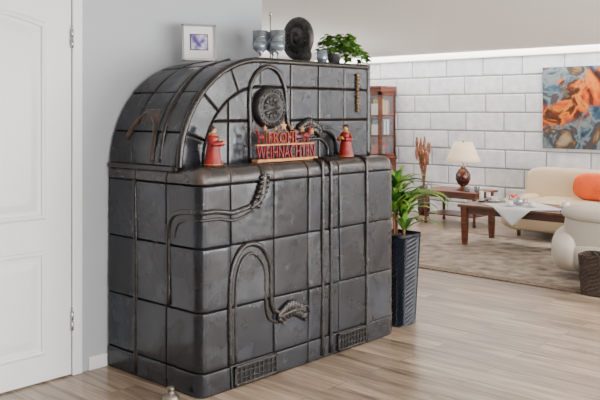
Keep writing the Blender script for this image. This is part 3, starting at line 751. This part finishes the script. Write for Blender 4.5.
# ---------------------------------------------------------------- armchair (seen from behind)
ac=root('leather_armchair',(6.95,2.6,RZ))
Ac=(6.93,2.58)
lathe('swivel_base',[(0.26,RZ),(0.26,RZ+0.015),(0.05,RZ+0.03),(0.04,0.14)],(Ac[0],Ac[1],0),M['steel'],ac,32)
sell('seat_shell',(Ac[0],Ac[1],0.22),(0.42,0.42,0.15),M['ivory'],ac,0.6,0.5,36)
sell('arm_left',(Ac[0]-0.02,Ac[1]+0.39,0.26),(0.42,0.14,0.21),M['ivory'],ac,0.7,0.6,32)
sell('arm_right',(Ac[0]-0.02,Ac[1]-0.39,0.26),(0.42,0.14,0.21),M['ivory'],ac,0.7,0.6,32)
sell('seat_cushion',(Ac[0]+0.08,Ac[1],0.36),(0.34,0.28,0.08),M['ivory'],ac,0.6,0.4,32)
sell('back_rest',(Ac[0]-0.28,Ac[1],0.42),(0.12,0.40,0.26),M['ivory'],ac,0.6,0.5,36,Matrix.Rotation(-0.22,3,'Y'))
sell('head_roll',(Ac[0]-0.35,Ac[1],0.60),(0.12,0.40,0.085),M['ivory'],ac,0.8,0.5,36)
wb=root('wicker_basket',(6.26,2.52,RZ)); vs=[];fs=[];NC=48;NR=20
for j in range(NR+1):
    t=j/NR; r=0.115+0.02*t
    for i in range(NC):
        a=2*pi*i/NC; dd=1+0.03*(1 if (i+j)%2 else -1); c_,s_=math.cos(a),math.sin(a)
        vs.append((6.25+math.copysign(abs(c_)**.5,c_)*r*dd,2.54+math.copysign(abs(s_)**.5,s_)*r*dd,RZ+0.31*t))
for j in range(NR):
    for i in range(NC): fs.append((j*NC+i,j*NC+(i+1)%NC,(j+1)*NC+(i+1)%NC,(j+1)*NC+i))
fs.append(tuple(range(NC)))
o=mesh('body',vs,fs,M['wicker'],wb,False); q=o.modifiers.new('s','SOLIDIFY'); q.thickness=0.008
# ---------------------------------------------------------------- side table, lamp, dried stalks
sb=root('side_table',(9.0,5.5,0))
box('top',(8.72,5.08,0.415),(9.28,5.92,0.44),M['wood'],0.005,sb)
box('apron',(8.76,5.12,0.35),(9.24,5.88,0.416),M['wood'],0.003,sb)
for x in (8.78,9.22):
    for y in (5.14,5.86): lathe('leg',[(0.016,0),(0.022,0.02),(0.016,0.06),(0.022,0.2),(0.026,0.35)],(x,y,0),M['wood'],sb,14)
box('stretcher_shelf',(8.78,5.14,0.12),(9.22,5.86,0.135),M['wood'],0.002,sb)
lx,ly,lz=9.0,5.43,0.441
lp=root('table_lamp',(lx,ly,lz))
lathe('foot',[(0.08,0),(0.085,0.012),(0.05,0.03),(0.03,0.045)],(lx,ly,lz),M['wood'],lp,28)
lathe('vase_body',[(0.03,0.045),(0.07,0.08),(0.098,0.14),(0.095,0.20),(0.06,0.26),(0.03,0.285),(0.036,0.30),(0.012,0.31)],(lx,ly,lz),M['ceramic'],lp,32)
tube('stem',[(lx,ly,lz+0.30),(lx,ly,lz+0.60)],0.006,M['brass'],lp,8)
o=lathe('shade',[(0.225,0.37),(0.20,0.43),(0.16,0.52),(0.125,0.62)],(lx,ly,lz),M['shade'],lp,40)
me=o.data; bm=bmesh.new(); bm.from_mesh(me); bmesh.ops.delete(bm,geom=[f for f in bm.faces if len(f.verts)>4],context='FACES'); bm.to_mesh(me); bm.free()
q=o.modifiers.new('s','SOLIDIFY'); q.thickness=0.003
lathe('finial',[(0.008,0.60),(0.012,0.63),(0,0.645)],(lx,ly,lz),M['brass'],lp,12)
dv=root('vase_of_dried_stalks',(9.32,6.25,0))
lathe('vase',[(0.07,0),(0.09,0.1),(0.08,0.28),(0.05,0.38),(0.06,0.42),(0.05,0.42),(0.04,0.38),(0,0.1)],(9.32,6.25,0),M['ceramic'],dv,24)
ob=[]
for k in range(26):
    a=random.uniform(0,2*pi); r=random.uniform(0.02,0.13); h=random.uniform(0.72,1.05)
    tip=Vector((9.32+r*math.cos(a),6.25+r*math.sin(a),h))
    ob.append(tube('stalk',[(9.32,6.25,0.3),(9.32+r*.3*math.cos(a),6.25+r*.3*math.sin(a),0.6),tip],0.004,M['straw'],dv,5))
    ob.append(sell('plume',tip,(0.018,0.018,0.085),M['straw'],dv,1.3,1,8))
join(ob,'stalks')
for k,(x,y) in enumerate(((8.95,5.2),(8.85,5.28))):
    r=root('glass_votive',(x,y,0.441)); lathe('cup',[(0.03,0),(0.036,0.06),(0.033,0.06),(0.027,0.006),(0,0.006)],(x,y,0.441),M['glass'],r,20); lathe('wax',[(0.0,0.007),(0.024,0.007),(0.024,0.03),(0,0.03)],(x,y,0.441),M['pot'],r,16)
# ---------------------------------------------------------------- display cabinet (glazed front and side)
cb=root('display_cabinet',(9.45,7.4,0))
c0,c1=6.95,7.95; cx0,cx1=9.26,9.62; CT=1.83
box('back',(cx1-0.02,c0,0.05),(cx1,c1,CT-0.04),M['wood'],0,cb)
box('side_far',(cx0,c1-0.03,0.0),(cx1,c1,CT-0.04),M['wood'],0.002,cb)
box('centre_partition',(cx0+0.03,c0+0.28,0.79),(cx1-0.02,c0+0.30,CT-0.08),M['wood'],0,cb)
for lo,hi in (((cx0,0.79),(cx0+0.045,CT-0.08)),((cx1-0.045,0.79),(cx1,CT-0.08)),((cx0,0.79),(cx1,0.84)),((cx0,CT-0.14),(cx1,CT-0.08)),((cx0,1.10),(cx1,1.12)),((cx0,1.39),(cx1,1.41))):
    box('side_bar',(lo[0],c0,lo[1]),(hi[0],c0+0.025,hi[1]),M['wood'],0.002,cb)
box('side_glass',(cx0+0.03,c0+0.010,0.82),(cx1-0.03,c0+0.014,CT-0.1),M['pane'],0,cb)
box('cornice',(cx0-0.04,c0-0.03,CT-0.04),(cx1,c1+0.04,CT),M['wood'],0.01,cb)
box('cornice_under',(cx0-0.02,c0-0.015,CT-0.08),(cx1,c1+0.02,CT-0.04),M['wood'],0.006,cb)
box('lower_body',(cx0-0.02,c0-0.01,0.0),(cx1,c1+0.01,0.75),M['wood'],0.006,cb)
box('waist_moulding',(cx0-0.05,c0-0.03,0.75),(cx1,c1+0.03,0.79),M['wood'],0.008,cb)
for y in (c0+0.06,(c0+c1)/2+0.03): 
    box('lower_door',(cx0-0.035,y,0.1),(cx0-0.018,y+0.41,0.7),M['wood'],0.004,cb)
for y0,y1 in ((c0+0.0,(c0+c1)/2),((c0+c1)/2,c1-0.03)):
    for lo,hi in (((y0,0.79),(y0+0.045,CT-0.08)),((y1-0.045,0.79),(y1,CT-0.08)),((y0,0.79),(y1,0.84)),((y0,CT-0.14),(y1,CT-0.08)),(((y0+y1)/2-0.008,0.8),((y0+y1)/2+0.008,CT-0.1)),((y0,1.10),(y1,1.115)),((y0,1.39),(y1,1.405))):
        box('door_bar',(cx0-0.012,lo[0],lo[1]),(cx0+0.012,hi[0],hi[1]),M['wood'],0.002,cb)
    box('door_glass',(cx0,y0+0.03,0.82),(cx0+0.004,y1-0.03,CT-0.1),M['pane'],0,cb)
for zz in (1.09,1.38): box('shelf',(cx0+0.03,c0+0.03,zz),(cx1-0.02,c1-0.03,zz+0.015),M['wood'],0,cb)
ob=[]
for si,zz in enumerate((0.79,1.105,1.395)):
    y=c0+0.32
    while y<c1-0.1:
        w_=random.uniform(0.02,0.05); h=random.uniform(0.15,0.23); ob.append(box('b',(cx0+0.08,y,zz),(cx0+0.26,y+w_-0.002,zz+h),random.choice(BK),0.002,cb)); y+=w_
    x=cx0+0.06
    while x<cx1-0.09:
        w_=random.uniform(0.025,0.05); h=random.uniform(0.16,0.24); ob.append(box('b',(x,c0+0.05,zz),(x+w_-0.003,c0+0.22,zz+h),random.choice(BK),0.002,cb)); x+=w_
join(ob,'books')
# ---------------------------------------------------------------- painting
def paintmat():
    m=bpy.data.materials.new('abstract_painting'); m.use_nodes=True; nt=m.node_tree; b=nt.nodes['Principled BSDF']
    tc=nt.nodes.new('ShaderNodeTexCoord')
    def noise(sc,det,dis,off):
        mp=nt.nodes.new('ShaderNodeMapping'); mp.inputs['Location'].default_value=off
        nt.links.new(tc.outputs['Object'],mp.inputs['Vector'])
        n=nt.nodes.new('ShaderNodeTexNoise'); n.inputs['Scale'].default_value=sc; n.inputs['Detail'].default_value=det; n.inputs['Distortion'].default_value=dis
        nt.links.new(mp.outputs[0],n.inputs['Vector']); return n.outputs['Fac']
    def ramp(src,cols):
        r=nt.nodes.new('ShaderNodeValToRGB'); e=r.color_ramp.elements
        e[0].position=cols[0][0]; e[0].color=s2l(cols[0][1])+(1,); e[1].position=cols[-1][0]; e[1].color=s2l(cols[-1][1])+(1,)
        for p,c in cols[1:-1]: x=e.new(p); x.color=s2l(c)+(1,)
        nt.links.new(src,r.inputs[0]); return r.outputs[0]
    warm=ramp(noise(3.6,9,1.0,(0,0,0)),[(0.30,(22,14,12)),(0.40,(74,30,14)),(0.46,(158,62,10)),(0.52,(176,108,34)),(0.57,(84,36,16)),(0.63,(38,24,20)),(0.72,(112,96,72))])
    cool=ramp(noise(3.0,9,1.2,(4,2,1)),[(0.32,(20,32,44)),(0.42,(50,74,92)),(0.48,(104,112,112)),(0.54,(36,54,68)),(0.60,(84,58,34)),(0.70,(134,122,98))])
    sp=nt.nodes.new('ShaderNodeSeparateXYZ'); nt.links.new(tc.outputs['Object'],sp.inputs[0])
    def math_(op,a,b_,c_=None):
        q=nt.nodes.new('ShaderNodeMath'); q.operation=op
        for i,x in enumerate((a,b_,c_)):
            if x is None: continue
            if isinstance(x,(int,float)): q.inputs[i].default_value=x
            else: nt.links.new(x,q.inputs[i])
        return q.outputs[0]
    dline=math_('ABSOLUTE',math_('ADD',math_('MULTIPLY_ADD',sp.outputs['Y'],0.45,sp.outputs['Z']),-0.20),0)
    k=math_('ADD',dline,math_('MULTIPLY_ADD',noise(2.5,6,1,(1,7,3)),1.1,-0.55))
    mr=nt.nodes.new('ShaderNodeMapRange'); mr.inputs['From Min'].default_value=0.18; mr.inputs['From Max'].default_value=0.30
    nt.links.new(k,mr.inputs['Value'])
    mx=nt.nodes.new('ShaderNodeMix'); mx.data_type='RGBA'
    nt.links.new(mr.outputs[0],mx.inputs['Factor']); nt.links.new(warm,mx.inputs['A']); nt.links.new(cool,mx.inputs['B'])
    nt.links.new(mx.outputs['Result'],b.inputs['Base Color']); b.inputs['Roughness'].default_value=0.7; b.inputs['Specular IOR Level'].default_value=0.2
    return m
pa=root('abstract_painting',(XE-0.03,3.95,1.5))
box('canvas',(XE-0.045,3.20,0.985),(XE-0.008,4.63,2.02),paintmat(),0.003,pa)
# ---------------------------------------------------------------- lights
def area(name,loc,rot,size,sy,power,col=(1,1,1)):
    l=bpy.data.lights.new(name,'AREA'); l.shape='RECTANGLE'; l.size=size; l.size_y=sy; l.energy=power; l.color=col
    o=bpy.data.objects.new(name,l); o.location=loc; o.rotation_euler=rot; C.objects.link(o); return o
for i,(a,b) in enumerate(wins):
    area('window_daylight_%d'%(i+1),((a+b)/2,YB-0.35,1.2),(math.radians(90),0,0),b-a,1.8,(230,240,230)[i],(1.0,0.99,0.98))
area('fill_front',(1.6,0.6,CH-0.02),(0,0,0),2.2,2.2,60,(1.0,0.96,0.91))  # added fill out of view, no fixture here; gives the stove highlights
area('cove_strip',(9.18,3.4,CH+0.12),(0,math.radians(200),0),0.12,11,420,(1,0.98,0.95))
area('fill_living_room',(6.2,0.9,CH-0.02),(0,0,0),2.0,1.6,80,(1.0,0.96,0.91))  # added fill from above for the living room, not a real fixture
area('ceiling_fill_window_side',(6.0,-1.6,1.2),(pi,0,0),5.0,0.6,300,(1.0,0.98,0.95))  # added upward fill beside the view, only brightens the ceiling
area('ceiling_fill_back_room',(5.6,7.6,1.2),(pi,0,0),2.5,2.0,220,(1.0,0.98,0.95))  # second upward fill, hidden behind the grey wall, added to lift the ceiling
l=bpy.data.lights.new('lamp_bulb','POINT'); l.energy=5; l.color=(1,0.8,0.6); l.shadow_soft_size=0.04
o=bpy.data.objects.new('lamp_bulb',l); o.location=(lx,ly,lz+0.48); C.objects.link(o)
wd=bpy.data.worlds.new('world'); bpy.context.scene.world=wd; wd.use_nodes=True
wd.node_tree.nodes['Background'].inputs[0].default_value=(0.97,0.98,1,1); wd.node_tree.nodes['Background'].inputs[1].default_value=1.1
